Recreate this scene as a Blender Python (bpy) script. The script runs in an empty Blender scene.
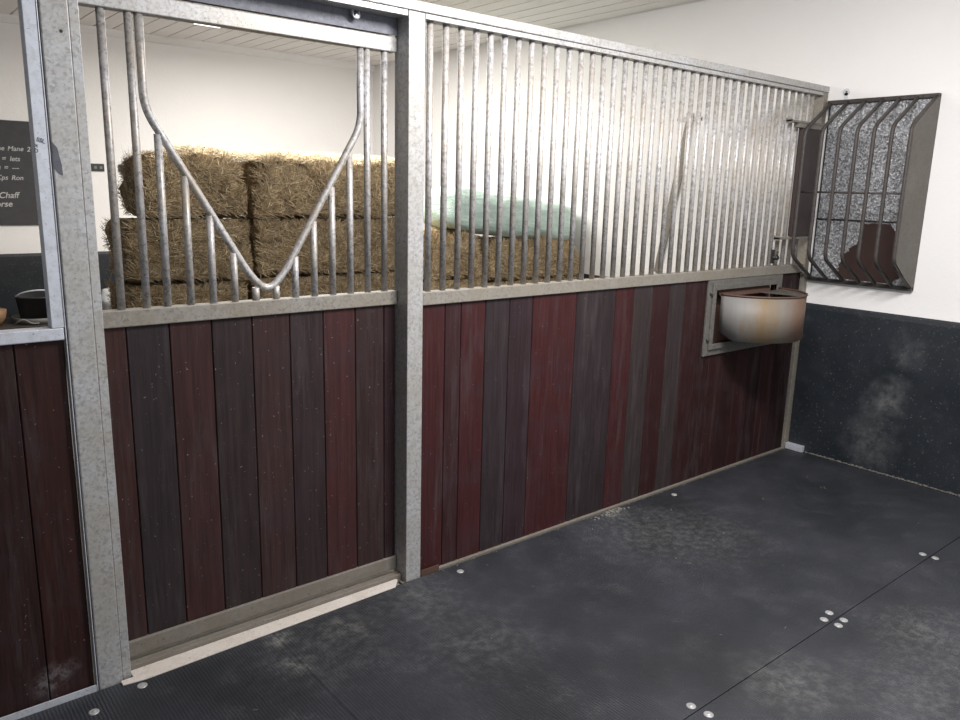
import bpy, math, random
from mathutils import Vector, Matrix, noise

# ---------------------------------------------------------------- camera
scene = bpy.context.scene
COL = scene.collection
CAM = Vector((-1.70, -2.407, 1.56)); F, PITCH, ROLL, YAW = 776.06, .2147, .0257, .6906
fw = Vector((math.sin(YAW)*math.cos(PITCH), math.cos(YAW)*math.cos(PITCH), -math.sin(PITCH)))
r0 = Vector((math.cos(YAW), -math.sin(YAW), 0)); u0 = r0.cross(fw)
r1 = r0*math.cos(ROLL) + u0*math.sin(ROLL); u1 = -r0*math.sin(ROLL) + u0*math.cos(ROLL)
cd = bpy.data.cameras.new('camera'); cam = bpy.data.objects.new('camera', cd); COL.objects.link(cam)
M = Matrix((r1, u1, -fw)).transposed().to_4x4(); M.translation = CAM
cam.matrix_world = M
cd.sensor_width = 36; cd.lens = F*36/960; cd.clip_start = .02
scene.camera = cam

# ---------------------------------------------------------------- light and exposure
vs = scene.view_settings
vs.view_transform = 'Standard'; vs.look = 'None'; vs.gamma = 1; vs.use_curve_mapping = False
vs.exposure = 0.0
w = bpy.data.worlds.new('world'); scene.world = w; w.use_nodes = True
w.node_tree.nodes['Background'].inputs[0].default_value = (.93, .96, 1, 1)
w.node_tree.nodes['Background'].inputs[1].default_value = .24

def area(name, loc, target, sx, sy, power, colour=(1, 1, 1)):
    l = bpy.data.lights.new(name, 'AREA'); l.shape = 'RECTANGLE'; l.size = sx; l.size_y = sy
    l.energy = power; l.color = colour
    o = bpy.data.objects.new(name, l); COL.objects.link(o)
    o.location = loc
    o.rotation_euler = (Vector(target)-Vector(loc)).to_track_quat('-Z', 'Y').to_euler()
    return o
area('stall_strip_light', (.5, -1.35, 2.74), (1.0, -.7, 0), 1.6, .25, 112, (1, .97, .96))
area('store_overhead_fill', (1.0, 2.75, 2.74), (1.1, 2.7, 0), 2.2, 1.3, 130, (1, .96, .90))  # broad light added above the hay, apart from the small ceiling lamp
area('front_fill_light', (.7, -4.4, 1.8), (1.4, 0, 1.4), 2.2, 1.8, 40, (.93, .96, 1))  # soft fill added behind the camera; no doorway is built there

# ---------------------------------------------------------------- materials
def nt(name):
    m = bpy.data.materials.new(name); m.use_nodes = True
    t = m.node_tree; b = t.nodes['Principled BSDF']
    return m, t, b
def N(t, typ, **kw):
    n = t.nodes.new(typ)
    for k, v in kw.items():
        if k in n.inputs: n.inputs[k].default_value = v
        else: setattr(n, k, v)
    return n
def ramp(t, fac, stops):
    r = t.nodes.new('ShaderNodeValToRGB'); e = r.color_ramp.elements
    while len(e) < len(stops): e.new(.5)
    for el, (p, c) in zip(e, stops):
        el.position = p; el.color = (c[0], c[1], c[2], 1) if not isinstance(c, (int, float)) else (c, c, c, 1)
    t.links.new(fac, r.inputs[0]); return r.outputs[0]
def coords(t, scale=(1, 1, 1)):
    g = t.nodes.new('ShaderNodeNewGeometry'); mp = t.nodes.new('ShaderNodeMapping')
    mp.inputs['Scale'].default_value = scale
    t.links.new(g.outputs['Position'], mp.inputs[0]); return mp.outputs[0]
def tex_noise(t, vec, scale, detail=4, rough=.6):
    n = N(t, 'ShaderNodeTexNoise', Scale=scale, Detail=detail, Roughness=rough)
    t.links.new(vec, n.inputs['Vector']); return n.outputs['Fac']
def mix(t, fac, a, b, mode='MIX'):
    m = t.nodes.new('ShaderNodeMix'); m.data_type = 'RGBA'; m.blend_type = mode
    for ix, v in ((0, fac), (6, a), (7, b)):
        sock = m.inputs[ix]
        if hasattr(v, 'is_output'): t.links.new(v, sock)
        elif isinstance(v, (int, float)): sock.default_value = v if ix == 0 else (v, v, v, 1)
        else: sock.default_value = (*v, 1)
    return m.outputs[2]
def bump(t, b, h, strength=.3, dist=.01):
    n = N(t, 'ShaderNodeBump', Strength=strength, Distance=dist)
    t.links.new(h, n.inputs['Height']); t.links.new(n.outputs[0], b.inputs['Normal'])

def plain(name, col, rough=.6, metal=0):
    m, t, b = nt(name)
    b.inputs['Base Color'].default_value = (*col, 1); b.inputs['Roughness'].default_value = rough
    b.inputs['Metallic'].default_value = metal
    v = coords(t); n = tex_noise(t, v, 18, 3)
    t.links.new(mix(t, 1.0, ramp(t, n, [(.3, .82), (.7, 1.0)]), col, 'MULTIPLY'), b.inputs['Base Color'])
    return m

def galvanised(name, light, dark, dust, dust_amt=.5, rough=.42, metal=.35, spangle=70):
    m, t, b = nt(name); v = coords(t)
    vo = N(t, 'ShaderNodeTexVoronoi', Scale=spangle); t.links.new(v, vo.inputs['Vector'])
    n1 = tex_noise(t, v, 55, 5, .75)
    c = mix(t, ramp(t, vo.outputs['Color'], [(.25, 0), (.8, 1)]), dark, light)
    c = mix(t, ramp(t, n1, [(.45, 0), (.57, .85)]), c, light)
    n2 = tex_noise(t, v, 4.5, 5, .7)
    c = mix(t, ramp(t, n2, [(.5-.35*dust_amt, 0), (.85-.25*dust_amt, min(1, dust_amt*1.3))]), c, dust)
    n3 = tex_noise(t, v, 130, 2)
    c = mix(t, ramp(t, n3, [(.64, 0), (.70, .7)]), c, [x*.4 for x in dark])
    t.links.new(c, b.inputs['Base Color'])
    b.inputs['Metallic'].default_value = metal
    t.links.new(ramp(t, n1, [(.3, rough-.08), (.7, rough+.18)]), b.inputs['Roughness'])
    bump(t, b, n1, .12, .002)
    return m
GALV = galvanised('galvanised_steel', (.51, .515, .535), (.30, .305, .315), (.35, .32, .255), .55, spangle=120)
GALV_BAR = galvanised('galvanised_bar', (.54, .54, .56), (.25, .25, .26), (.34, .29, .22), .6, spangle=110)
GALV_NEW = galvanised('bright_galvanised_steel', (.62, .65, .71), (.52, .535, .58), (.56, .57, .60), .2, spangle=50)
GALV_DUSTY = galvanised('dusty_galvanised_steel', (.29, .28, .26), (.165, .16, .148), (.225, .195, .15), .7, .55, .2, 110)
GALV_TRACK = galvanised('shaded_track_steel', (.12, .125, .15), (.075, .08, .10), (.09, .09, .105), .4, .5, .3)  # galvanised steel with the shade under the beam put into its colour
GALV_FLOOR = galvanised('dirty_channel_steel', (.23, .215, .19), (.15, .14, .125), (.16, .14, .115), .9, .65, .1)
FRAME_STEEL = galvanised('weathered_frame_steel', (.17, .165, .155), (.11, .106, .10), (.12, .105, .085), .5, .55, .2)
RACK_STEEL = galvanised('dark_bar_steel', (.078, .069, .066), (.04, .036, .036), (.06, .05, .044), .5, .5, .3)
RACK_PLATE = galvanised('grey_brown_plate_steel', (.135, .127, .11), (.10, .093, .082), (.09, .078, .062), .7, .5, .25)

def warped(t, v, amt):
    n = N(t, 'ShaderNodeTexNoise', Scale=7.0, Detail=3); t.links.new(v, n.inputs['Vector'])
    a = N(t, 'ShaderNodeVectorMath', operation='MULTIPLY_ADD'); a.inputs[1].default_value = (amt,)*3
    t.links.new(n.outputs['Color'], a.inputs[0]); t.links.new(v, a.inputs[2])
    q = N(t, 'ShaderNodeVectorMath', operation='SUBTRACT'); q.inputs[1].default_value = (amt/2,)*3
    t.links.new(a.outputs[0], q.inputs[0]); return q.outputs[0]
def boards_mat():
    m, t, b = nt('stained_boards'); v = coords(t)
    at = N(t, 'ShaderNodeAttribute', attribute_name='Col')
    vg = coords(t, (60, 60, 2.2)); g = tex_noise(t, vg, 1.6, 5, .7)
    n = tex_noise(t, v, 7, 5, .65)
    c = mix(t, 1.0, at.outputs['Color'], ramp(t, g, [(.3, .28), (.7, .68)]), 'MULTIPLY')
    c = mix(t, ramp(t, n, [(.48, 0), (.78, .45)]), c, (.034, .024, .032))
    vs_ = coords(t, (14, 14, 1.3)); s = tex_noise(t, vs_, 1.4, 6, .75)
    c = mix(t, ramp(t, s, [(.52, 0), (.74, .5)]), c, (.075, .062, .064))
    p = tex_noise(t, v, 95, 2); c = mix(t, ramp(t, p, [(.72, 0), (.75, .7)]), c, (.26, .23, .22))
    sc = tex_noise(t, coords(t, (16, 16, 9)), 2.2, 9, .9); c = mix(t, ramp(t, sc, [(.60, 0), (.72, .5)]), c, (.12, .10, .10))
    vw = warped(t, v, .08)
    for (x, y, z, r_, a_) in ((-1.345, .014, .070, .045, .6), (-1.30, .014, .10, .03, .4)):
        g_ = N(t, 'ShaderNodeVectorMath', operation='DISTANCE'); g_.inputs[1].default_value = (x, y, z); t.links.new(vw, g_.inputs[0])
        mm = mix(t, 1.0, ramp(t, g_.outputs['Value'], [(0, a_), (r_*1.5, 0)]), ramp(t, tex_noise(t, v, 40, 5, .8), [(.42, .05), (.6, 1)]), 'MULTIPLY')
        c = mix(t, mm, c, (.25, .23, .24))
    t.links.new(c, b.inputs['Base Color'])
    t.links.new(ramp(t, n, [(.3, .55), (.7, .75)]), b.inputs['Roughness']); b.inputs['Specular IOR Level'].default_value = .22
    bump(t, b, g, .25, .003); return m
BOARD = boards_mat()

def wall_mat(name, col):
    m, t, b = nt(name); v = coords(t)
    n = tex_noise(t, v, 3, 5); f = tex_noise(t, v, 45, 5, .7)
    c = mix(t, ramp(t, n, [(.35, 0), (.8, .3)]), col, [x*.93 for x in col])
    k = tex_noise(t, coords(t, (1, 1, .8)), 9, 6, .8)
    c = mix(t, ramp(t, k, [(.66, 0), (.76, .4)]), c, (.42, .39, .37))
    t.links.new(c, b.inputs['Base Color']); b.inputs['Roughness'].default_value = .8
    bump(t, b, f, .22, .01); return m
WHITE = wall_mat('white_painted_render', (.86, .845, .83))

def ceiling_mat():
    m, t, b = nt('white_ceiling_cladding'); v = coords(t)
    n = tex_noise(t, v, 5, 4)
    c = mix(t, ramp(t, n, [(.3, 0), (.8, .5)]), (.84, .805, .775), (.76, .725, .70))
    t.links.new(c, b.inputs['Base Color']); b.inputs['Roughness'].default_value = .7; return m
CEIL = ceiling_mat()

def mat_rubber():
    m, t, b = nt('black_ribbed_rubber'); v = coords(t); vw = warped(t, v, .12)
    big = tex_noise(t, v, 1.6, 6, .62); mid = tex_noise(t, v, 6.5, 6, .72); fine = tex_noise(t, v, 120, 3, .7)
    c = mix(t, ramp(t, big, [(.35, 0), (.65, 1)]), (.012, .014, .017), (.031, .033, .042))
    d = mix(t, 1.0, ramp(t, mid, [(.52, .04), (.80, .55)]), ramp(t, fine, [(.45, .0), (.60, 1)]), 'MULTIPLY')
    c = mix(t, d, c, (.13, .13, .125))
    # chalky scuffs, each where it lies on the mats
    for (x, y, r, s) in ((-.66, -.07, .05, .8), (-.68, -.25, .05, .6), (-.43, -.15, .07, .35), (-.55, -.2, .25, .15),
                         (-.09, -.12, .16, .3), (-.10, -.50, .2, .22), (.56, -1.32, .16, .4), (.85, -1.6, .2, .3),
                         (1.14, -.03, .07, .9), (1.3, -.42, .3, .2), (1.05, -.25, .25, .2), (1.25, -1.5, .2, .3)):
        g = N(t, 'ShaderNodeVectorMath', operation='DISTANCE'); g.inputs[1].default_value = (x, y, 0)
        t.links.new(vw, g.inputs[0])
        fo = ramp(t, g.outputs['Value'], [(0, s), (r*1.5, 0)])
        mm = mix(t, 1.0, fo, ramp(t, tex_noise(t, v, 26, 6, .8), [(.45, .15), (.62, 1)]), 'MULTIPLY')
        c = mix(t, mm, c, (.26, .255, .24))
    t.links.new(c, b.inputs['Base Color'])
    t.links.new(ramp(t, fine, [(.3, .42), (.7, .62)]), b.inputs['Roughness']); b.inputs['Specular IOR Level'].default_value = .42
    wv = N(t, 'ShaderNodeTexWave', Scale=30.0, Distortion=2.2, Detail=2); wv.inputs['Detail Scale'].default_value = 1.5
    t.links.new(v, wv.inputs['Vector'])
    h = mix(t, .45, wv.outputs['Fac'], fine)
    bump(t, b, h, .5, .004); return m
RUBBER = mat_rubber()

def mat_wallrubber():
    m, t, b = nt('black_wall_rubber'); v = coords(t); vw = warped(t, v, .22)
    n = tex_noise(t, v, 3.2, 6, .65); f = tex_noise(t, v, 60, 4, .75)
    c = mix(t, ramp(t, n, [(.35, 0), (.75, 1)]), (.011, .015, .020), (.024, .029, .036))
    for (x, y, z, r, s) in ((2.87, -.56, .45, .17, .95), (2.87, -.62, .74, .12, .5), (2.87, -.50, .18, .20, .6)):
        g = N(t, 'ShaderNodeVectorMath', operation='DISTANCE'); g.inputs[1].default_value = (x, y, z)
        t.links.new(vw, g.inputs[0])
        fo = ramp(t, g.outputs['Value'], [(0, s), (r, 0)])
        mm = mix(t, 1.0, fo, ramp(t, tex_noise(t, v, 14, 6, .7), [(.35, .1), (.62, 1)]), 'MULTIPLY')
        c = mix(t, mm, c, (.16, .165, .165))
    p = tex_noise(t, v, 80, 2); c = mix(t, ramp(t, p, [(.66, 0), (.72, .6)]), c, (.16, .16, .16))
    q = tex_noise(t, v, 9, 7, .8); c = mix(t, ramp(t, q, [(.55, 0), (.8, .35)]), c, (.10, .105, .11))
    t.links.new(c, b.inputs['Base Color']); b.inputs['Roughness'].default_value = .5
    bump(t, b, f, .25, .004); return m
WRUBBER = mat_wallrubber()

def mat_hay():
    m, t, b = nt('hay'); at = N(t, 'ShaderNodeAttribute', attribute_name='Col')
    v = coords(t); n = tex_noise(t, v, 14, 6, .8)
    c = mix(t, 1.0, at.outputs['Color'], ramp(t, n, [(.3, .5), (.7, 1.3)]), 'MULTIPLY')
    t.links.new(c, b.inputs['Base Color']); b.inputs['Roughness'].default_value = .75
    b.inputs['Specular IOR Level'].default_value = .25
    return m
HAY = mat_hay()

def mat_wrap():
    m, t, b = nt('pale_green_wrap_film'); v = coords(t)
    n = tex_noise(t, coords(t, (2, 6, 10)), 3, 5, .7)
    c = mix(t, ramp(t, n, [(.3, 0), (.7, 1)]), (.50, .69, .60), (.72, .86, .79))
    t.links.new(c, b.inputs['Base Color']); b.inputs['Roughness'].default_value = .3
    bump(t, b, n, .5, .03); return m
WRAP = mat_wrap()

def mat_sheet():
    m, t, b = nt('mottled_silver_sheet'); v = coords(t)
    vo = N(t, 'ShaderNodeTexVoronoi', Scale=85.0); t.links.new(v, vo.inputs['Vector'])
    n = tex_noise(t, v, 70, 4, .8)
    c = mix(t, ramp(t, vo.outputs['Color'], [(.3, 0), (.85, 1)]), (.20, .21, .23), (.55, .57, .61))
    c = mix(t, ramp(t, n, [(.52, 0), (.60, .8)]), c, (1.0, 1.0, 1.0))
    t.links.new(c, b.inputs['Base Color']); b.inputs['Metallic'].default_value = .45
    b.inputs['Roughness'].default_value = .35
    bump(t, b, vo.outputs['Distance'], .5, .006); return m
SHEET = mat_sheet()

def mat_bowl():
    m, t, b = nt('stained_feed_bowl_steel'); v = coords(t)
    sx = N(t, 'ShaderNodeSeparateXYZ'); t.links.new(v, sx.inputs[0])
    n = tex_noise(t, coords(t, (1, 1, .35)), 9, 5, .7)
    a = N(t, 'ShaderNodeMath', operation='MULTIPLY_ADD'); a.inputs[1].default_value = .16
    t.links.new(n, a.inputs[0]); t.links.new(sx.outputs['X'], a.inputs[2])
    r = N(t, 'ShaderNodeMapRange'); r.inputs[1].default_value = 1.98; r.inputs[2].default_value = 2.62
    t.links.new(a.outputs[0], r.inputs[0])
    c = ramp(t, r.outputs[0], [(0, (.22, .225, .23)), (.16, (.20, .19, .175)), (.24, (.20, .135, .07)),
                               (.36, (.19, .17, .145)), (.55, (.165, .10, .07)), (1, (.14, .105, .085))])
    f = tex_noise(t, v, 60, 4, .8); c = mix(t, ramp(t, f, [(.62, 0), (.72, .4)]), c, (.28, .27, .26))
    t.links.new(c, b.inputs['Base Color']); b.inputs['Metallic'].default_value = .1
    b.inputs['Roughness'].default_value = .6; return m
BOWL = mat_bowl()

CREAM = galvanised('scuffed_cream_strip', (.60, .55, .50), (.52, .47, .42), (.40, .33, .26), .25, .6, 0, 20)
BLACK = plain('black_plastic', (.02, .02, .022), .45)
SLATE = plain('chalkboard_slate', (.055, .054, .058), .75)
CHALK = plain('chalk', (.55, .55, .55), .9)
DARKMARK = plain('dark_ink', (.10, .11, .14), .9)
WASHER = plain('white_washer', (.42, .42, .42), .4, .3)
BROWNBOARD = plain('brown_board', (.045, .030, .027), .5)
RUST = plain('rusty_brown_plate', (.09, .048, .035), .6)
REDBROWN = plain('dull_red_brown', (.045, .022, .018), .75)
CONCRETE = plain('grey_concrete', (.22, .21, .20), .9)
DUST = plain('pale_dust', (.20, .19, .17), .95)
WHITEBAG = plain('white_plastic_sack', (.72, .74, .75), .4)
DARKWOOD = plain('dark_bench_wood', (.05, .04, .035), .6)
TAN = plain('tan_leather', (.30, .18, .10), .55)
PALEGREY = plain('pale_grey_top', (.20, .20, .19), .6)
LAMP, t_, b_ = nt('lit_tube'); b_.inputs['Emission Color'].default_value = (1, .97, .92, 1); b_.inputs['Emission Strength'].default_value = 4

# ---------------------------------------------------------------- mesh helpers
class MB:
    def __init__(s): s.v, s.f, s.c, s.sm = [], [], [], []
    def add(s, vs_, fs, col=(1, 1, 1), smooth=False):
        o = len(s.v); s.v += [tuple(p) for p in vs_]
        for f in fs: s.f.append([i+o for i in f]); s.c.append(col); s.sm.append(smooth)
    def box(s, x0, x1, y0, y1, z0, z1, col=(1, 1, 1)):
        x0, x1 = sorted((x0, x1)); y0, y1 = sorted((y0, y1)); z0, z1 = sorted((z0, z1))
        v = [(x0,y0,z0),(x1,y0,z0),(x1,y1,z0),(x0,y1,z0),(x0,y0,z1),(x1,y0,z1),(x1,y1,z1),(x0,y1,z1)]
        s.add(v, [(0,3,2,1),(4,5,6,7),(0,1,5,4),(1,2,6,5),(2,3,7,6),(3,0,4,7)], col)
        return s
    def tube(s, pts, r, n=14, cap=True, col=(1, 1, 1)):
        pts = [Vector(p) for p in pts]; o = len(s.v); prev = None
        for i, p in enumerate(pts):
            d = (pts[min(i+1, len(pts)-1)]-pts[max(i-1, 0)]).normalized()
            if prev is None: a = d.orthogonal().normalized()
            else: a = (prev-d*prev.dot(d)).normalized()
            prev = a; b = d.cross(a)
            for k in range(n):
                q = 2*math.pi*k/n; s.v.append(tuple(p+(a*math.cos(q)+b*math.sin(q))*r))
        for i in range(len(pts)-1):
            for k in range(n):
                k2 = (k+1) % n
                s.f.append([o+i*n+k, o+i*n+k2, o+(i+1)*n+k2, o+(i+1)*n+k]); s.c.append(col); s.sm.append(True)
        if cap:
            s.f.append([o+k for k in range(n)][::-1]); s.c.append(col); s.sm.append(False)
            s.f.append([o+(len(pts)-1)*n+k for k in range(n)]); s.c.append(col); s.sm.append(False)
        return s
    def prism(s, poly, ax, a, b, col=(1, 1, 1)):
        def P(u, w_, d): return {'x': (d, u, w_), 'y': (u, d, w_), 'z': (u, w_, d)}[ax]
        n = len(poly); v = [P(u, w_, a) for u, w_ in poly]+[P(u, w_, b) for u, w_ in poly]
        s.add(v, [list(range(n))[::-1], [n+i for i in range(n)]]+[(i, (i+1) % n, n+(i+1) % n, n+i) for i in range(n)], col)
        return s
    def mesh(s, name):
        me = bpy.data.meshes.new(name); me.from_pydata(s.v, [], s.f); me.update()
        ca = me.color_attributes.new('Col', 'FLOAT_COLOR', 'CORNER')
        buf = []
        for p, c in zip(me.polygons, s.c): buf += [c[0], c[1], c[2], 1.0]*p.loop_total
        ca.data.foreach_set('color', buf)
        me.polygons.foreach_set('use_smooth', s.sm)
        return me
    def build(s, name, mat, parent=None, bevel=0, fix=True):
        me = s.mesh(name)
        if fix:
            import bmesh
            bm = bmesh.new(); bm.from_mesh(me); bmesh.ops.recalc_face_normals(bm, faces=bm.faces); bm.to_mesh(me); bm.free()
        me.materials.append(mat)
        o = bpy.data.objects.new(name, me); COL.objects.link(o)
        if parent: o.parent = parent; o.matrix_parent_inverse = parent.matrix_basis.inverted()
        if bevel:
            m = o.modifiers.new('bevel', 'BEVEL'); m.width = bevel; m.segments = 2; m.limit_method = 'ANGLE'
        return o
def tag(o, label, cat, group=None, kind=None):
    if kind: o['kind'] = kind
    o['label'] = label; o['category'] = cat
    if group: o['group'] = group
    return o
def thing(name, loc, label, cat, group=None):
    o = bpy.data.objects.new(name, None); o.empty_display_size = .1; COL.objects.link(o); o.location = loc
    return tag(o, label, cat, group)
def struct(o): o['kind'] = 'structure'; return o
def fillet(pts, r, n=6):
    pts = [Vector(p) for p in pts]; out = [pts[0]]
    for i in range(1, len(pts)-1):
        a = (pts[i-1]-pts[i]); b = (pts[i+1]-pts[i]); rr = min(r, a.length*.49, b.length*.49)
        A = pts[i]+a.normalized()*rr; B = pts[i]+b.normalized()*rr
        for k in range(n+1):
            q = k/n; out.append(A*(1-q)**2+pts[i]*2*q*(1-q)+B*q*q)
    return out+[pts[-1]]
random.seed(7)
L = 2.88; D = 5.03; H = 2.816; G = -.018

# ---------------------------------------------------------------- the room
struct(MB().box(-4.2, L+.2, -4.0, D+.2, G-.1, G).build('floor', CONCRETE))
struct(MB().box(L, L+.2, -4.0, D+.2, G, H+.3).build('wall_right', WHITE))
struct(MB().box(-4.2, L, D, D+.2, G, H+.3).build('wall_back', WHITE))
c = MB(); pitch = .15; x = -4.2
while x < L:                                   # grooved cladding boards running front to back
    x1 = min(x+pitch, L)
    c.prism([(x+.007, H), (x1-.007, H), (x1-.003, H+.016), (x1, H+.03), (x, H+.03), (x+.003, H+.016)], 'y', -4.0, D)
    x += pitch
struct(c.build('ceiling', CEIL))
struct(MB().prism([(D-.045, H), (D-.04, H-.02), (D-.012, H-.055), (D, H-.06), (D, H)], 'x', -4.2, L).build('trim_1', WHITE))

# rubber kick boards on the walls
def kick(name, poly, ax, a, b, label):
    t = MB().prism(poly, ax, a, b).build(name, WRUBBER, bevel=.002); return tag(t, label, 'wall mat')
kick('wall_mat', [(L, G), (L-.012, G), (L-.012, .905), (L-.008, .93), (L, .938)], 'y', -3.0, -.004,
     'black rubber kick sheet on the lower right wall, with a chalky smudge, inside the stall')
kick('wall_mat', [(L, G), (L-.012, G), (L-.012, .905), (L-.008, .925), (L, .935)], 'y', .075, D-.014,
     'dark kick sheet low on the right wall of the hay store, beyond the bars')
kick('wall_mat', [(D, G), (D-.012, G), (D-.012, .93), (D-.008, .95), (D, .955)], 'x', -4.0, L-.013,
     'dark green-black sheet along the bottom of the back wall below the chalkboard')
# crumbly line of dirt along the foot of the right wall
m = MB(); yy = -.12
while yy > -2.9:
    s_ = random.uniform(.002, .010); w_ = random.uniform(.006, .025); m.prism([(L-.0125, yy), (L-.0125, yy-w_), (L-.014-s_, yy-w_*.7), (L-.014-s_*.8, yy-w_*.25)], 'z', .0005, random.uniform(.003, .010)); yy -= w_*random.uniform(.5, 1.1)
tag(m.build('dirt_line', DUST), 'pale crumbly dirt along the foot of the right wall', 'dirt', kind='stuff')

# ---------------------------------------------------------------- rubber mats with their washers
def rmat(x0, x1, y0, y1, label, washers):
    r = thing('rubber_mat', ((x0+x1)/2, (y0+y1)/2, G), label, 'floor mat', 'black rubber floor mats')
    MB().box(x0, x1, y0, y1, G, 0).build('mat_sheet', RUBBER, r, bevel=.0015)
    for (wx, wy) in washers:
        prof = [(0, .0036), (.006, .0036), (.0075, .0018), (.010, .0028), (.0135, .0026), (.0155, .001), (.0155, -.001)]
        n = 20; v = []; f = []
        for (rr, z) in prof:
            for k in range(n):
                q = 2*math.pi*k/n; v.append((wx+rr*math.cos(q), wy+rr*math.sin(q), z))
        for i in range(len(prof)-1):
            for k in range(n): f.append((i*n+k, i*n+(k+1) % n, (i+1)*n+(k+1) % n, (i+1)*n+k))
        mb = MB(); mb.add(v, f, smooth=True); o = mb.build('washer', WASHER, r); o['label'] = 'white round washer'
S1, S2, YS = -.662, 1.067, -1.215
rmat(-2.4, S1-.0004, YS+.0015, -.006, 'black ribbed rubber floor mat before the fixed panel left of the sliding door',
     [(-1.117, -.062), (-1.269, -.107)])
rmat(S1+.0004, S2-.0004, YS+.0015, -.006, 'large black ribbed rubber mat along the barred panel and centre post',
     [(.157, -.066), (.199, -1.190), (1.035, -1.190)])
rmat(S2+.0004, L-.022, YS+.0015, -.006, 'black rubber floor mat in the far corner below the feed bowl and steel rack',
     [(1.099, -1.178), (1.943, -1.185), (1.6, -.07)])
rmat(-2.4, S2-.0004, -2.42, YS-.0015, 'black rubber floor mat nearest the camera, left of the four clustered washers', [(.208, -1.248), (1.039, -1.244)])
rmat(S2+.0004, L-.022, -2.42, YS-.0015, 'black rubber floor mat at the bottom right, right of the four clustered washers', [(1.092, -1.238), (1.948, -1.236)])
# bare earthy strip between mats and partition
m = MB()
for i in range(120):
    x = random.gauss(1.14, .06) if i < 70 else random.uniform(.1, 2.75); y = random.uniform(-.05, -.01) if i < 70 else random.uniform(-.02, -.008)
    s_ = random.uniform(.003, .011) if i < 70 else random.uniform(.002, .005); zb = .0005
    s_ *= .8; m.prism([(x-s_, y-s_*.6), (x+s_*.7, y-s_*.5), (x+s_, y+s_*.4), (x-s_*.5, y+s_*.6)], 'z', zb, zb+s_*.5)
tag(m.build('dirt_crumbs', DUST), 'pale crumbs of dirt along the foot of the barred partition', 'dirt', kind='stuff')

# ---------------------------------------------------------------- partition pieces
RED, RED2, RED3 = (.084, .021, .022), (.066, .024, .026), (.056, .018, .018)
GRY, GRY2, PUR = (.050, .034, .038), (.066, .048, .047), (.052, .028, .034)
def boards(edges, cols, y0, y1, z0, z1, parent, hole=None, name='boards'):
    mb = MB()
    for i in range(len(edges)-1):
        a, b = edges[i]+.0012, edges[i+1]-.0012; col = cols[i % len(cols)]
        segs = [(a, b, z0, z1)]
        if hole:
            hx0, hx1, hz0, hz1 = hole; segs = []
            if a < hx0: segs.append((a, min(b, hx0), z0, z1))
            if b > hx1: segs.append((max(a, hx1), b, z0, z1))
            m0, m1 = max(a, hx0), min(b, hx1)
            if m1 > m0: segs += [(m0, m1, z0, hz0), (m0, m1, hz1, z1)]
        for (p, q, r_, s_) in segs:
            if q-p < .002: continue
            c_ = .0025
            mb.prism([(p+c_, y0), (q-c_, y0), (q, y0+c_), (q, y1), (p, y1), (p, y0+c_)], 'z', r_, s_, col)
    return mb.build(name, BOARD, parent)

# centre post and left post
p = thing('post', (-.035, .03, G), 'tall square galvanised steel centre post between sliding door and barred panel', 'post')
MB().box(-.071, 0, 0, .092, G, 2.168).build('post_tube', GALV, p, bevel=.003)
MB().box(-.085, .004, -.004, .10, G, G+.01).build('foot_plate', GALV_FLOOR, p)
p = thing('post', (-1.19, .03, G), 'wide galvanised steel post at the left with a small drilled hole near its top', 'post')
MB().box(-1.226, -1.157, 0, .07, G, 2.168).build('post_tube', GALV, p, bevel=.003)
MB().box(-1.1555, -1.130, .006, .058, G, 2.168).build('door_stop_strip', GALV, p, bevel=.002)
m = MB(); m.tube([(-1.179, -.0008, 1.945), (-1.179, .004, 1.945)], .0045, 12); m.build('bolt_hole', BLACK, p)
m = MB(); m.prism([(-1.2245, 1.66), (-1.213, 1.645), (-1.205, 1.60), (-1.204, 1.572), (-1.212, 1.575), (-1.2245, 1.59)], 'y', -.0012, -.0001)  # thin dark patch laid on the post's left edge
m.build('dark_patch', GALV_TRACK, p)['label'] = 'dark patch on the left edge'

# header beam over everything
hd = thing('header_beam', (.8, .03, 2.17), 'long galvanised steel beam along the top of the posts and barred panel', 'beam')
MB().box(-2.6, 2.917, -.002, .060, 2.170, 2.204).build('top_tube', GALV, hd, bevel=.003)

# sliding-door track under the beam
tr = thing('door_track', (-.6, .08, 2.11), 'shade-darkened grey overhead track carrying the sliding door below the header beam', 'track')
m = MB(); m.box(-2.55, -.0725, .0715, .0775, 2.092, 2.168); m.box(-2.55, -.0725, .0775, .125, 2.158, 2.168); m.box(-2.55, -.0725, .1255, .132, 2.10, 2.168)
m.build('track_channel', GALV_TRACK, tr)
MB().box(-1.1285, -.0725, .004, .0705, 2.150, 2.1685).build('front_lip', GALV, tr)
hk = MB(); hk.tube(fillet([(-.264, .056, 2.150), (-.264, .05, 2.122), (-.240, .05, 2.122), (-.240, .056, 2.150)], .012), .0035, 8)
hk.tube([(-.252, .060, 2.128), (-.252, .045, 2.128)], .006, 10)
hk.build('hanger_hook', GALV_NEW, tr)

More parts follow.
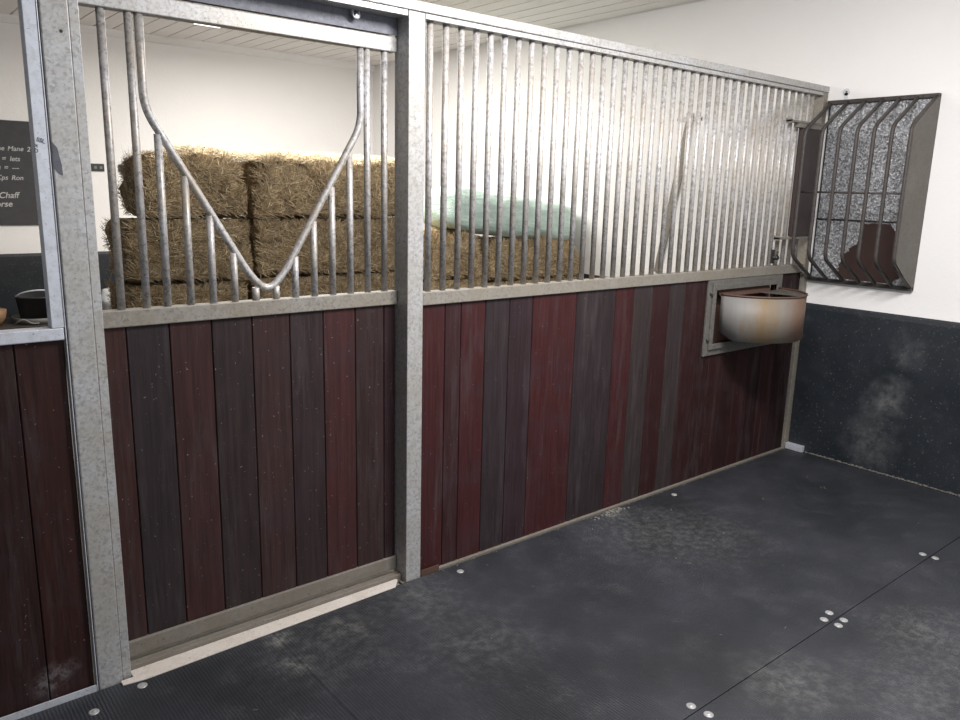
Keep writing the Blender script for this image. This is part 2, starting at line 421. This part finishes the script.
# sliding door with the V-shaped head opening
d = thing('sliding_door', (-.6, .085, .03), 'sliding stable door with a U-shaped head dip in its bars above brown boards', 'door')
DX0, DX1 = -1.14, -.0735
MB().box(DX0, DX1, .0725, .115, 2.036, 2.086).build('top_rail', GALV, d, bevel=.003)
MB().box(DX0, DX1, .067, .107, 1.128, 1.180).build('middle_rail', GALV_DUSTY, d, bevel=.003)
MB().box(DX0, DX1, .067, .107, .030, .085).build('bottom_rail', GALV_FLOOR, d, bevel=.003)
boards([-1.138, -1.052, -.923, -.788, -.650, -.513, -.383, -.251, -.126, -.0745],
       [(.074, .031, .026), (.048, .034, .037), (.076, .032, .029), (.052, .033, .032), (.070, .035, .033), (.053, .032, .034), (.086, .029, .028), (.060, .031, .030), (.048, .021, .025)],
       .078, .100, .085, 1.128, d, name='brown_boards')
vp = fillet([(-.953, .09, 2.036), (-.953, .09, 1.775), (-.645, .09, 1.262), (-.585, .09, 1.205), (-.525, .09, 1.262), (-.215, .09, 1.775), (-.215, .09, 2.036)], .05, 8)
MB().tube(vp, .0125, 16).build('head_dip_tube', GALV_BAR, d)
bx = [-1.064 + .0729*i for i in range(14)]
bx[0] = -1.056; bx[1] = -.982
def vz(x):
    a = abs(x+.584)
    if a > .37: return 2.036
    if a < .06: return 1.232
    return 1.262+(a-.06)*(1.775-1.262)/(.31)-.004
for x in bx:
    zt = vz(x)
    if zt < 2: zt -= .010
    MB().tube([(x, .09, 1.178), (x, .09, zt)], .0118, 14).build('bar', GALV_BAR, d)

# threshold
th = thing('threshold', (-.62, .0, G), 'scuffed cream threshold strip and steel guide at the foot of the sliding door', 'threshold')
MB().prism([(-1.166, -.030), (-1.10, -.040), (-.135, -.020), (-.098, .022), (-.098, .032), (-1.128, .032), (-1.128, -.0055), (-1.166, -.0055)], 'z', .0006, .006).build('cream_strip', CREAM, th, bevel=.0015)
MB().box(-1.128, -.0725, .0325, .066, G, .020).build('guide_channel', GALV_FLOOR, th, bevel=.002)
MB().box(-1.128, -.0725, .0665, .112, G, .008).build('guide_base', GALV_FLOOR, th)

# barred panel
bp = thing('barred_panel', (1.44, .03, G), 'long barred stall panel with maroon and grey boards below its galvanised bars', 'stall panel')
MB().box(.0045, 2.829, .004, .055, 2.150, 2.1685).build('top_rail', GALV, bp, bevel=.0015)
MB().box(.0045, 2.829, .0085, .058, 1.124, 1.175).build('middle_rail', GALV_DUSTY, bp, bevel=.003)
MB().box(2.830, 2.8795, 0, .058, G, 2.1685).build('end_upright', GALV_DUSTY, bp, bevel=.003)
MB().box(.0045, 2.829, .006, .060, G, .004).build('bottom_channel', GALV_FLOOR, bp, bevel=.002)
MB().box(.005, .095, .001, .0055, G, .022).build('packing_strip', RUST, bp)['label'] = 'tan wooden packing strip'
for k in range(39):
    x = .043+.0715*k
    MB().tube([(x, .033, 1.174), (x, .033, 2.152)], .0125, 14).build('bar', GALV_BAR, bp)
e = [.005, .122, .202, .329, .462, .595, .868, 1.135, 1.272, 1.415, 1.551, 1.68, 1.81, 1.945, 2.08, 2.215, 2.35, 2.485, 2.62, 2.755, 2.829]
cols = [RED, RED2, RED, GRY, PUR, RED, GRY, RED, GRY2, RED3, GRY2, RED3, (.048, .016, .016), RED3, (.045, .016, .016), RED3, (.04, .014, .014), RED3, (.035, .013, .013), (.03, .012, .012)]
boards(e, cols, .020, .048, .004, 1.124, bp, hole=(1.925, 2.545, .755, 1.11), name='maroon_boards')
fb = MB(); fb.box(2.834, 2.867, -.115, -.002, .0006, .040)
fb.build('foot_bracket', GALV_NEW, bp, bevel=.003)['label'] = 'pale steel foot bracket at the wall corner'

# left panel
lp = thing('left_panel', (-1.8, .03, G), 'fixed stall panel left of the wide post with bright frame and dark red boards', 'stall panel')
m = MB(); m.box(-1.266, -1.234, .0, .05, 1.1535, 2.168); m.box(-1.2335, -1.2305, -.002, .02, G, 2.1); m.build('stile', GALV_NEW, lp, bevel=.002)
m = MB(); m.box(-2.5, -1.236, .0, .05, 1.118, 1.153); m.build('middle_rail', GALV_NEW, lp, bevel=.003)
m = MB(); m.box(-2.5, -1.236, -.005, .035, G, .004); m.box(-2.5, -1.236, -.0055, .0, G, .020); m.build('bottom_channel', GALV_NEW, lp)
boards([-2.45, -2.3, -2.17, -2.04, -1.91, -1.77, -1.64, -1.505, -1.362, -1.2362], [(.058, .020, .016), (.050, .021, .019)], .014, .040, .004, 1.118, lp, name='red_brown_boards')
def text_mesh(body, size, mat, name, parent, M4, ext=.0004, shear=0):
    cu = bpy.data.curves.new(name, 'FONT'); cu.body = body; cu.size = size; cu.extrude = ext; cu.shear = shear; cu.offset = size*.012
    tmp = bpy.data.objects.new(name+'_curve', cu); COL.objects.link(tmp)
    me = bpy.data.meshes.new_from_object(tmp.evaluated_get(bpy.context.evaluated_depsgraph_get()))
    bpy.data.objects.remove(tmp); me.materials.clear(); me.materials.append(mat); me.transform(M4)
    o = bpy.data.objects.new(name, me); COL.objects.link(o)
    if parent: o.parent = parent; o.matrix_parent_inverse = parent.matrix_basis.inverted()
    return o
def facing(x, y, z, rot=0): return Matrix.Translation((x, y, z)) @ Matrix.Rotation(math.pi/2, 4, 'X') @ Matrix.Rotation(rot, 4, 'Z')
text_mesh('SSL\nx\nD', .015, DARKMARK, 'pencil_marks', lp, facing(-1.262, -.0006, 1.66, -.3))

# ---------------------------------------------------------------- corner feeder
fd = thing('corner_feeder', (2.23, 0, .72), 'curved steel feed bowl with rusty stains set in a square frame on the boards', 'feeder')
def ring(x0, x1, z0, z1, w_, y0, y1):
    m = MB(); m.prism([(x0, z0), (x1, z0), (x1-w_, z0+w_), (x0+w_, z0+w_)], 'y', y0, y1); m.prism([(x0+w_, z1-w_), (x1-w_, z1-w_), (x1, z1), (x0, z1)], 'y', y0, y1)
    m.prism([(x0, z0), (x0+w_, z0+w_), (x0+w_, z1-w_), (x0, z1)], 'y', y0, y1); m.prism([(x1-w_, z0+w_), (x1, z0), (x1, z1), (x1-w_, z1-w_)], 'y', y0, y1); return m
ring(1.866, 2.605, .708, 1.1225, .045, .0075, .0195).build('outer_frame', FRAME_STEEL, fd, bevel=.002)
ring(1.900, 2.571, .742, 1.098, .030, -.003, .0072).build('inner_frame', FRAME_STEEL, fd, bevel=.002)
MB().box(1.926, 2.544, .049, .056, .756, 1.109).build('back_plate', RUST, fd)['label'] = 'rusty brown back plate'
m = MB(); m.prism([(-.004, 1.030), (.036, 1.072), (.039, 1.070), (.0, 1.025)], 'x', 1.975, 2.47); m.build('sloping_flap', RUST, fd)['label'] = 'red-brown sloping flap behind the bowl rim'
BC, BR, ZT, ZB = 2.262, .292, 1.045, .800
m = MB(); n = 40; o_v = []; fs = []
for i in range(n+1):
    q = math.pi*(1+i/n); cx, sy = math.cos(q), math.sin(q)
    zb = ZB+max(0, .045-(abs(math.pi-q))*.16) if q < math.pi*1.5 else ZB
    for (r_, z) in ((BR, ZT), (BR, zb), (BR-.003, zb), (BR-.003, ZT)): o_v.append((BC+r_*cx, -.004+r_*sy*1.0, z))
for i in range(n):
    for k in range(4): fs.append((i*4+k, i*4+(k+1) % 4, (i+1)*4+(k+1) % 4, (i+1)*4+k))
fs += [(0, 1, 2, 3), (n*4+3, n*4+2, n*4+1, n*4)]
m.add(o_v, fs, smooth=True)
bowl = m.build('bowl_wall', BOWL, fd)
for poly in bowl.data.polygons: poly.use_smooth = abs(poly.normal.z) < .5
rim = MB(); rim.tube([(BC+(BR)*math.cos(math.pi*(1+i/n)), -.004+BR*math.sin(math.pi*(1+i/n)), ZT) for i in range(n+1)], .0055, 8)
rim.build('rolled_rim', RUST, fd)['label'] = 'rusty rolled rim'
m = MB(); m.prism([(BC+(BR-.004)*math.cos(math.pi*(1+i/n)), -.004+(BR-.004)*math.sin(math.pi*(1+i/n))) for i in range(n+1)], 'z', .845, .850)
m.build('bowl_floor', RACK_PLATE, fd)
m = MB(); m.prism([(BC+.08, -.004)]+[(BC+(BR-.004)*math.cos(math.pi*(1+i/n)), -.004+(BR-.004)*math.sin(math.pi*(1+i/n))) for i in range(26, n+1)], 'z', 1.032, 1.036)
m.build('shelf_plate', RACK_PLATE, fd)['label'] = 'grey plate covering the right end of the bowl'
for (x, z) in ((1.885, .80), (1.885, 1.05)):
    MB().tube([(x, -.008, z), (x, .004, z)], .007, 10).build('bolt', RACK_STEEL, fd)

# ---------------------------------------------------------------- rack on the wall
rk = thing('wall_rack', (L, -.3, 1.08), 'cage of bent dark steel bars on the white wall over a mottled silver sheet', 'rack')
MB().box(L-.008, L-.0005, -.603, -.018, 1.085, 2.118).build('back_sheet', SHEET, rk)['label'] = 'mottled silver back sheet'
MB().prism([(L-.001, 2.121), (L-.14, 2.030), (L-.262, 1.945), (L-.274, 1.92), (L-.274, 1.26), (L-.262, 1.235), (L-.14, 1.155), (L-.001, 1.079)], 'y', -.618, -.613).build('side_plate', RACK_PLATE, rk)['label'] = 'flat grey-brown side plate'
m = MB(); m.box(L-.026, L-.0085, -.618, -.012, 2.100, 2.122); m.build('top_bar', RACK_STEEL, rk, bevel=.002)
m = MB(); m.box(L-.030, L-.0085, -.618, -.012, 1.078, 1.100); m.build('bottom_bar', RACK_STEEL, rk, bevel=.002)
MB().box(L-.012, L-.0005, -.026, -.0185, 1.09, 2.11).build('dark_edge_seam', BLACK, rk)
for k, y in enumerate([-.030, -.130, -.228, -.325, -.415, -.508, -.603]):
    x_ = L-.268
    MB().tube(fillet([(L-.020, y, 2.105), (x_, y, 1.945), (x_, y, 1.235), (L-.022, y, 1.095)], .045, 7), .0105, 12).build('bent_bar', RACK_STEEL, rk)
MB().tube([(L-.258, -.022, 1.60), (L-.258, -.612, 1.60)], .0055, 8).build('cross_rod', RACK_STEEL, rk)
MB().tube([(L-.016, -.022, 1.447), (L-.016, -.612, 1.447)], .004, 8).build('rear_rod', RACK_STEEL, rk)
m = MB(); pts = []
def edge(a, b, n_, amp):
    out = []
    for i in range(n_):
        q = i/n_; out.append((a[0]+(b[0]-a[0])*q+random.uniform(-amp, amp), a[1]+(b[1]-a[1])*q+random.uniform(-amp, amp)))
    return out
pts += edge((-.50, 1.105), (-.20, 1.105), 5, .001)+edge((-.19, 1.105), (-.185, 1.20), 8, .008)+edge((-.185, 1.20), (-.30, 1.36), 14, .010)+edge((-.30, 1.36), (-.31, 1.42), 4, .006)
pts += edge((-.31, 1.43), (-.455, 1.435), 8, .006)+edge((-.46, 1.43), (-.50, 1.37), 6, .012)+edge((-.50, 1.36), (-.56, 1.22), 12, .012)+edge((-.57, 1.2), (-.51, 1.11), 8, .012)
m.prism(pts, 'x', L-.0105, L-.0082)  # thin ragged brown patch laid on the back sheet
m.build('brown_patch', REDBROWN, rk)['label'] = 'ragged red-brown patch low on the back sheet'
m = MB(); n_ = 16
m.prism([(-.107+.020*math.cos(2*math.pi*i/n_), 2.166+.020*math.sin(2*math.pi*i/n_)) for i in range(n_)], 'x', L-.005, L-.0005)
m.box(L-.005, L-.0005, -.117, -.097, 2.12, 2.16); m.build('fixing_tab', WHITEBAG, rk)
MB().tube([(L-.007, -.107, 2.166), (L-.004, -.107, 2.166)], .006, 8).build('bolt', PALEGREY, rk)

# brown board bracketed on the bars
bb = thing('bracketed_board', (2.72, 0, 1.34), 'narrow upright brown board held on the bars by two steel brackets beside the rack', 'board')
MB().box(2.622, 2.826, -.010, .018, 1.345, 1.965).build('board_sheet', BROWNBOARD, bb, bevel=.002)
for z in (1.985, 1.335):
    m = MB(); m.box(2.475, 2.815, -.018, .018, z-.006, z+.006); m.box(2.475, 2.483, -.018, .018, z-.012, z+.016)
    if z > 1.5: m.box(2.56, 2.815, -.016, .016, z-.030, z-.007)
    m.build('steel_bracket', GALV_DUSTY, bb, bevel=.001)
m = MB(); m.tube([(2.475, -.022, 1.225), (2.475, .004, 1.225)], .013, 12); m.tube([(2.475, -.016, 1.225), (2.475, -.016, 1.262)], .006, 8); m.box(2.47, 2.48, .004, .020, 1.19, 1.27)
m.build('black_catch', BLACK, bb)

# ---------------------------------------------------------------- hay bales
HC = [(.46, .345, .195), (.60, .48, .30), (.32, .22, .12), (.20, .135, .07), (.74, .62, .42), (.38, .28, .16)]
def bale_mesh(seed, lx, dy, hz, top=False, open_='', name='hay_bale'):
    rng = random.Random(seed); mb = MB(); st = .035
    def disp(p):
        # rounded corners, then lumpy surface
        q = Vector(p); h = Vector((lx/2, dy/2, hz/2)); rr = .15 if top and q.z > 0 else .06
        inner = Vector([max(-h[i]+rr, min(h[i]-rr, q[i])) for i in range(3)]); dd = q-inner
        if dd.length > 1e-6: q = inner+dd.normalized()*min(rr, max(dd.length, rr if dd.length > rr*.9 else dd.length))
        nrm = (q-inner).normalized() if (q-inner).length > 1e-6 else Vector((0, 0, 1))
        s = Vector((seed*3.1, seed*1.7, 0))
        return q+nrm*(noise.noise(q*5+s)*.036+noise.noise(q*17+s)*.020-.010)
    for ax in range(3):
        u, v_ = [(1, 2), (0, 2), (0, 1)][ax]; dims = (lx, dy, hz)
        nu = max(2, int(dims[u]/st)); nv = max(2, int(dims[v_]/st))
        for sg in (-1, 1):
            vs_, fs_ = [], []
            for i in range(nu+1):
                for j in range(nv+1):
                    p = [0, 0, 0]; p[ax] = sg*dims[ax]/2; p[u] = (i/nu-.5)*dims[u]; p[v_] = (j/nv-.5)*dims[v_]
                    vs_.append(disp(p))
            for i in range(nu):
                for j in range(nv):
                    a = i*(nv+1)+j; f = (a, a+nv+1, a+nv+2, a+1)
                    if (sg > 0) != (ax != 1): f = f[::-1]
                    mb.add([], []); mb.f.append([k+0 for k in f]); mb.f[-1] = [len(mb.v)+k for k in f]; mb.c.append(HC[2] if rng.random() < .55 else HC[3]); mb.sm.append(True)
            mb.v += [tuple(p) for p in vs_]
    faces = [(1, -1, 6500 if seed < 20 else 9000), (2, 1, 6500 if top else 0), (0, -1, 900), (0, 1, 900)]
    for ax, sg, cnt in faces:
        u, v_ = [(1, 2), (0, 2), (0, 1)][ax]; dims = (lx, dy, hz)
        cnt = int(cnt*dims[u]*dims[v_]/(.32 if ax != 0 else .16))
        for _ in range(cnt):
            p = [0, 0, 0]; p[ax] = sg*dims[ax]/2; p[u] = rng.uniform(-.5, .5)*dims[u]; p[v_] = rng.uniform(-.5, .5)*dims[v_]
            c0 = disp(p); nr = Vector((0, 0, 0)); nr[ax] = sg
            t1 = Vector((0, 0, 0)); a = rng.uniform(0, math.pi) if rng.random() < .55 else rng.gauss(.0, .5); t1[u] = math.cos(a); t1[v_] = math.sin(a)
            ln_ = rng.uniform(.02, .075)*(1.5 if rng.random() < .08 else 1); w_ = rng.uniform(.0009, .0024)
            d1 = (t1+nr*rng.uniform(-.25, .30)).normalized(); sd = d1.cross(nr).normalized()*w_
            c0 = c0+nr*rng.uniform(-.004, .006); mid = c0+d1*ln_*.5+nr*rng.uniform(-.006, .010); end = c0+d1*ln_
            k = rng.random(); base = HC[0] if k < .35 else HC[1] if k < .6 else HC[5] if k < .8 else HC[4] if k < .87 else HC[2]
            j_ = rng.uniform(.75, 1.2)*(1.3 if seed > 20 else 1); col = tuple(x*j_ for x in base)
            mb.add([c0-sd, c0+sd, mid+sd, mid-sd, end+sd*.4, end-sd*.4], [(0, 1, 2, 3), (3, 2, 4, 5)], col)
    zl = hz/2; x0_, x1_ = -lx/2-(.03 if 'l' in open_ else 0), lx/2+(.03 if 'r' in open_ else 0)
    mb.v = [(max(x0_, min(x1_, a)), b, max(-zl, min(zl+(.05 if top else 0), c_))) for a, b, c_ in mb.v]
    me = mb.mesh(name); me.materials.append(HAY); return me
HB = .345
meshes = {}
def bale(x0, x1, y0, z0, hz, seed, label, group, rz=0, dy=.46):
    key = (round(x1-x0, 2), hz, seed)
    if key not in meshes: meshes[key] = bale_mesh(seed, x1-x0-.01, dy, hz+.002, 'topmost' in label, 'l' if 'left column' in label else '')
    o = bpy.data.objects.new('hay_bale', meshes[key]); COL.objects.link(o)
    o.location = ((x0+x1)/2, y0+dy/2, z0+hz/2); o.rotation_euler = (0, .022*math.sin(seed*1.9) if 'topmost' in label and seed < 20 else 0, rz+.035*math.sin(seed*2.3))
    return tag(o, label, 'hay bale', group)
rows = ['lowest', 'second-lowest', 'middle', 'second from the top', 'topmost']
for k in range(5):
    g1 = 'hay bales in the tall stack'
    ja, jb = random.uniform(-.025, .025), random.uniform(-.02, .02)
    bale(-.565+(.02 if k < 3 else .10 if k == 4 else 0)+ja*.5, .115+ja*.5, 1.86+abs(jb), G+k*(HB+.003), HB, 1+k, 'hay bale, left column of the tall stack, '+rows[k], g1)
    bale(.135+jb*.5, 1.29+jb*.5, 1.87+abs(ja), G+k*(HB+.003), HB, 11+k, 'long hay bale, right column of the tall stack, '+rows[k], g1)
rows4 = ['lowest', 'second-lowest', 'second from the top', 'topmost']
for k in range(4):
    g2 = 'hay bales in the low stack'; jb = random.uniform(-.02, .02)
    bale(1.32, 1.84, 1.86+abs(jb), G+k*.323, .3205, 21+k, 'hay bale, low stack beside the tall one, '+rows4[k], g2)
    bale(1.86, 2.84, 1.86+abs(jb), G+k*.311, .308, 31+k, 'hay bale, low stack against the right wall, '+rows4[k], g2)

# loose hay along the tall stack's top; its pale colour paints the lit band
rng = random.Random(5); m = MB()
for _ in range(9000):
    x = rng.uniform(-.36, 1.22); y = 1.90+abs(rng.gauss(0, .12)); yr = (y-1.88)
    if y > 2.28: continue
    zt = G+5*(HB+.003)+.002-max(0, .10-yr)**2*5-max(0, -.26-x)*.6
    z = zt+rng.uniform(-.012, .034)*(0.5+noise.noise(Vector((x*4, y*3, 1)))+.4)
    a = rng.uniform(0, math.pi); l_ = rng.uniform(.015, .05); w_ = rng.uniform(.0009, .0024)
    d1 = Vector((math.cos(a), math.sin(a)*.7, rng.uniform(-.5, .35))).normalized(); sd = d1.cross(Vector((.1, -.6, .8))).normalized()*w_
    c0 = Vector((x, y, z)); k = rng.random(); base = HC[4] if k < .55 else HC[1]; j_ = rng.uniform(.85, 1.25)
    m.add([c0-sd, c0+sd, c0+d1*l_+sd, c0+d1*l_-sd], [(0, 1, 2, 3)], tuple(v*j_ for v in base))
tag(m.build('lit_loose_hay', HAY, fix=False), 'loose hay coloured pale as if lit, heaped along the top edge of the tall stack', 'hay', kind='stuff')

# green wrapped bale on the low stack
def wrapped():
    mb = MB(); lx, dy, hz = 1.34, .46, .32; nu, nv = 90, 56; vs_, fs_ = [], []
    for i in range(nu+1):
        s = -1+2*i/nu; e_ = (1-abs(s)**9)**.5 if abs(s) < 1 else 0; e_ = max(e_, .02)
        for j in range(nv):
            a = 2*math.pi*j/nv; ca, sa = math.cos(a), math.sin(a); pw = .55
            y = math.copysign(abs(ca)**pw, ca)*dy/2*e_; z = math.copysign(abs(sa)**pw, sa)*hz/2*(.3+.7*e_ if e_ > .02 else .02)
            z *= 1-.13*(s+1)/2*(1 if sa > 0 else 0)
            p_ = Vector((s*lx/2*(.97+.03*e_), y, z)); r_ = Vector((0, y, z)).normalized() if abs(y)+abs(z) > 1e-5 else Vector((1, 0, 0))
            p_ += r_*(noise.noise(Vector((p_.x*5, p_.y*9, p_.z*12)))*.022+noise.noise(Vector((p_.x*22, p_.y*9, p_.z*40)))*.007)
            if sa < -.3: p_.z = max(p_.z, -hz/2*.98)
            vs_.append(p_)
    for i in range(nu):
        for j in range(nv): fs_.append((i*nv+j, i*nv+(j+1) % nv, (i+1)*nv+(j+1) % nv, (i+1)*nv+j))
    fs_ += [tuple(range(nv)), tuple(nu*nv+j for j in range(nv))[::-1]]
    mb.add(vs_, fs_, smooth=True); return mb
gb = wrapped().build('wrapped_bale', WRAP)
gb.location = (2.19, 2.10, 1.382); gb.rotation_euler = (0, .095, 0)
tag(gb, 'pale green plastic-wrapped bale lying on top of the low hay stack', 'wrapped bale')

# ---------------------------------------------------------------- the back of the store
cb = thing('chalkboard', (-.95, D, 1.19), 'dark chalkboard with faint chalk notes on the back wall at far left', 'chalkboard')
MB().box(-1.55, -.352, D-.016, D-.001, 1.187, 2.017).build('board_face', SLATE, cb, bevel=.002)
for (s_, x, z) in (('The Mane 2', -.665, 1.78), ('Tu   =   lets', -.69, 1.70), ('Tu   =   ---', -.68, 1.63), ('Cps  Ron', -.66, 1.55), ('magic  Chaff', -.84, 1.405), ('nuts  vorse', -.86, 1.335)):
    sz = .052 if z > 1.5 else .066; xx = x
    for word in s_.split():
        o = text_mesh(word, sz, CHALK, 'chalk_writing', cb, facing(xx, D-.0165, z, .02), shear=.25)
        xx += o.dimensions.x*.97+sz*.55
for i, x in enumerate((.107, .327)):
    s = thing('wall_socket', (x, D, 1.65), ('black wall socket plate on the back wall close to the left post', 'black wall socket plate just above the left end of the hay')[i], 'wall socket')
    MB().box(x-.052, x+.052, D-.014, D-.001, 1.642, 1.705).build('face_plate', BLACK, s, bevel=.003)
    for dx in (-.02, .024): MB().box(x+dx-.010, x+dx+.010, D-.018, D-.0145, 1.662, 1.684).build('switch', PALEGREY, s)

bn = thing('bench', (-.75, 4.72, G), 'dark low bench against the back wall behind the left panel', 'bench')
MB().box(-1.5, -.02, 4.42, 4.98, .405, .44).build('bench_top', DARKWOOD, bn, bevel=.003)
for x in (-1.47, -.08):
    for y in (4.45, 4.94): MB().box(x-.025, x+.025, y-.025, y+.025, G, .405).build('leg', DARKWOOD, bn)
def lathe(prof, cx, cy, z0, n=28):
    m = MB(); v = []; f = []
    for (r_, z) in prof:
        for k in range(n): v.append((cx+r_*math.cos(2*math.pi*k/n), cy+r_*math.sin(2*math.pi*k/n), z0+z))
    for i in range(len(prof)-1):
        for k in range(n): f.append((i*n+k, i*n+(k+1) % n, (i+1)*n+(k+1) % n, (i+1)*n+k))
    m.add(v, f, smooth=True); return m
tr_ = lathe([(.0, 0), (.17, 0), (.19, .05), (.182, .05), (.165, .01), (0, .01)], -.52, 4.62, .4402).build('shallow_tray', PALEGREY)
tag(tr_, 'shallow pale grey tray holding the black bucket', 'tray')
bk = thing('bucket', (-.52, 4.62, .452), 'black rubber bucket with a shiny handle on the shallow tray', 'bucket')
lathe([(0, 0), (.125, 0), (.150, .19), (.158, .19), (.158, .20), (.144, .20), (.12, .012), (0, .012)], -.52, 4.62, .4525).build('bucket_body', BLACK, bk)
hp = [(-.52+.15*math.cos(a), 4.60-.05*math.sin(a), .645+.055*math.sin(a)) for a in [math.pi*i/14 for i in range(15)]]
MB().tube(hp, .007, 8).build('handle', GALV_NEW, bk)['label'] = 'shiny bent wire handle'
sp = lathe([(0, 0), (.12, 0), (.15, .06), (.16, .12), (.0, .13)], -.90, 4.60, .4405).build('feed_scoop', TAN)
tag(sp, 'tan rounded tub at the far left of the bench', 'tub')
def coil(c_, r_, n_, thick, mat, label):
    m = MB(); P = []
    for i in range(n_*24+1):
        a = 2*math.pi*i/24; P.append((c_[0]+(r_+.01*math.sin(a*.37))*math.cos(a), c_[1]+.8*(r_)*math.sin(a), c_[2]+i*.0009+.02*math.sin(a*.5)**2))
    m.tube(P, thick, 8); return tag(m.build('hose_coil', mat), label, 'hose')
hs = MB(); hs.tube(fillet([(-.78, 4.35, 0.0), (-.70, 4.36, .30), (-.60, 4.36, .425), (-.50, 4.37, .42), (-.36, 4.38, .34), (-.22, 4.38, .0)], .2, 10), .011, 10)
tag(hs.build('cable', TAN), 'pale looped cable arching in front of the dark bench', 'cable')
hs = MB(); hs.tube(fillet([(-.72, 4.46, .455), (-.66, 4.43, .50), (-.60, 4.43, .455), (-.55, 4.44, .455)], .03, 6), .007, 8)
tag(hs.build('lead_rope', PALEGREY), 'thin grey rope end beside the tan tub', 'rope')
# white sack beside the hay
mb = MB(); vs_, fs_ = [], []; nu, nv = 20, 24
for i in range(nu+1):
    s = i/nu; rr = (.15*(math.sin(math.pi*min(1, s*.93+.07))**.45)) if s < .9 else .15*max(.25, (1-s)*3)
    for j in range(nv):
        a = 2*math.pi*j/nv; q = rr*(1+.16*noise.noise(Vector((math.cos(a)*2, math.sin(a)*2, s*5))))
        vs_.append((.08+q*math.cos(a), 4.62+q*.8*math.sin(a), .4405+s*.27))
for i in range(nu):
    for j in range(nv): fs_.append((i*nv+j, i*nv+(j+1) % nv, (i+1)*nv+(j+1) % nv, (i+1)*nv+j))
fs_ += [tuple(range(nv))[::-1], tuple(nu*nv+j for j in range(nv))]
mb.add(vs_, fs_, smooth=True)
tag(mb.build('white_sack', WHITEBAG), 'crumpled white plastic sack on a crate left of the hay', 'sack')
cr = thing('crate', (.10, 4.7, G), 'dark storage crate under the white sack', 'crate')
MB().box(-.005, .33, 4.42, 4.95, G, .40).build('crate_body', BLACK, cr, bevel=.01)
MB().box(-.012, .337, 4.41, 4.96, .4005, .4395).build('crate_lid', DARKWOOD, cr, bevel=.006)

# strap hanging on the right wall of the store
st = thing('hanging_strap', (L, 1.0, 1.0), 'dark grey strap hanging from a bolted plate on the white wall behind the bars', 'strap')
m = MB(); m.prism([(.935, 2.06), (.985, 2.055), (1.03, 1.80), (1.09, 1.45), (1.165, 1.02), (1.115, 1.01), (1.04, 1.40), (.975, 1.72), (.94, 1.95)], 'x', L-.012, L-.004); m.build('strap', GALV_DUSTY, st)
m = MB(); m.box(L-.004, L-.0005, .86, 1.06, 2.055, 2.085); m.box(L-.010, L-.004, .93, .985, 2.04, 2.11); m.build('fixing_plate', GALV_BAR, st)
for y in (.87, 1.05): MB().tube([(L-.010, y, 2.07), (L-.003, y, 2.07)], .008, 8).build('bolt', RACK_STEEL, st)

# ceiling lamp in the store
lm = thing('strip_light', (.75, 3.9, H), 'small white strip light on the ceiling glimpsed just under the door top rail', 'light')
MB().box(.58, .82, 3.87, 3.95, H-.035, H-.001).build('lamp_body', WHITEBAG, lm, bevel=.004)
MB().tube([(.60, 3.91, H-.052), (.80, 3.91, H-.052)], .014, 12).build('tube', LAMP, lm)

# wisps of hay on the floor mats
m = MB()
for i in range(45):
    x, y = random.uniform(-.9, 2.7), random.uniform(-2.2, -.05); a = random.uniform(0, 6.28); l_ = random.uniform(.005, .022); w_ = .0010
    dx, dy = math.cos(a)*l_, math.sin(a)*l_; nx, ny = -math.sin(a)*w_, math.cos(a)*w_
    m.add([(x-nx, y-ny, .001), (x+nx, y+ny, .001), (x+dx+nx, y+dy+ny, .003), (x+dx-nx, y+dy-ny, .003)], [(0, 1, 2, 3)], (.30, .26, .2))
tag(m.build('hay_wisps', HAY, fix=False), 'stray wisps of hay scattered over the black floor mats', 'hay', kind='stuff')
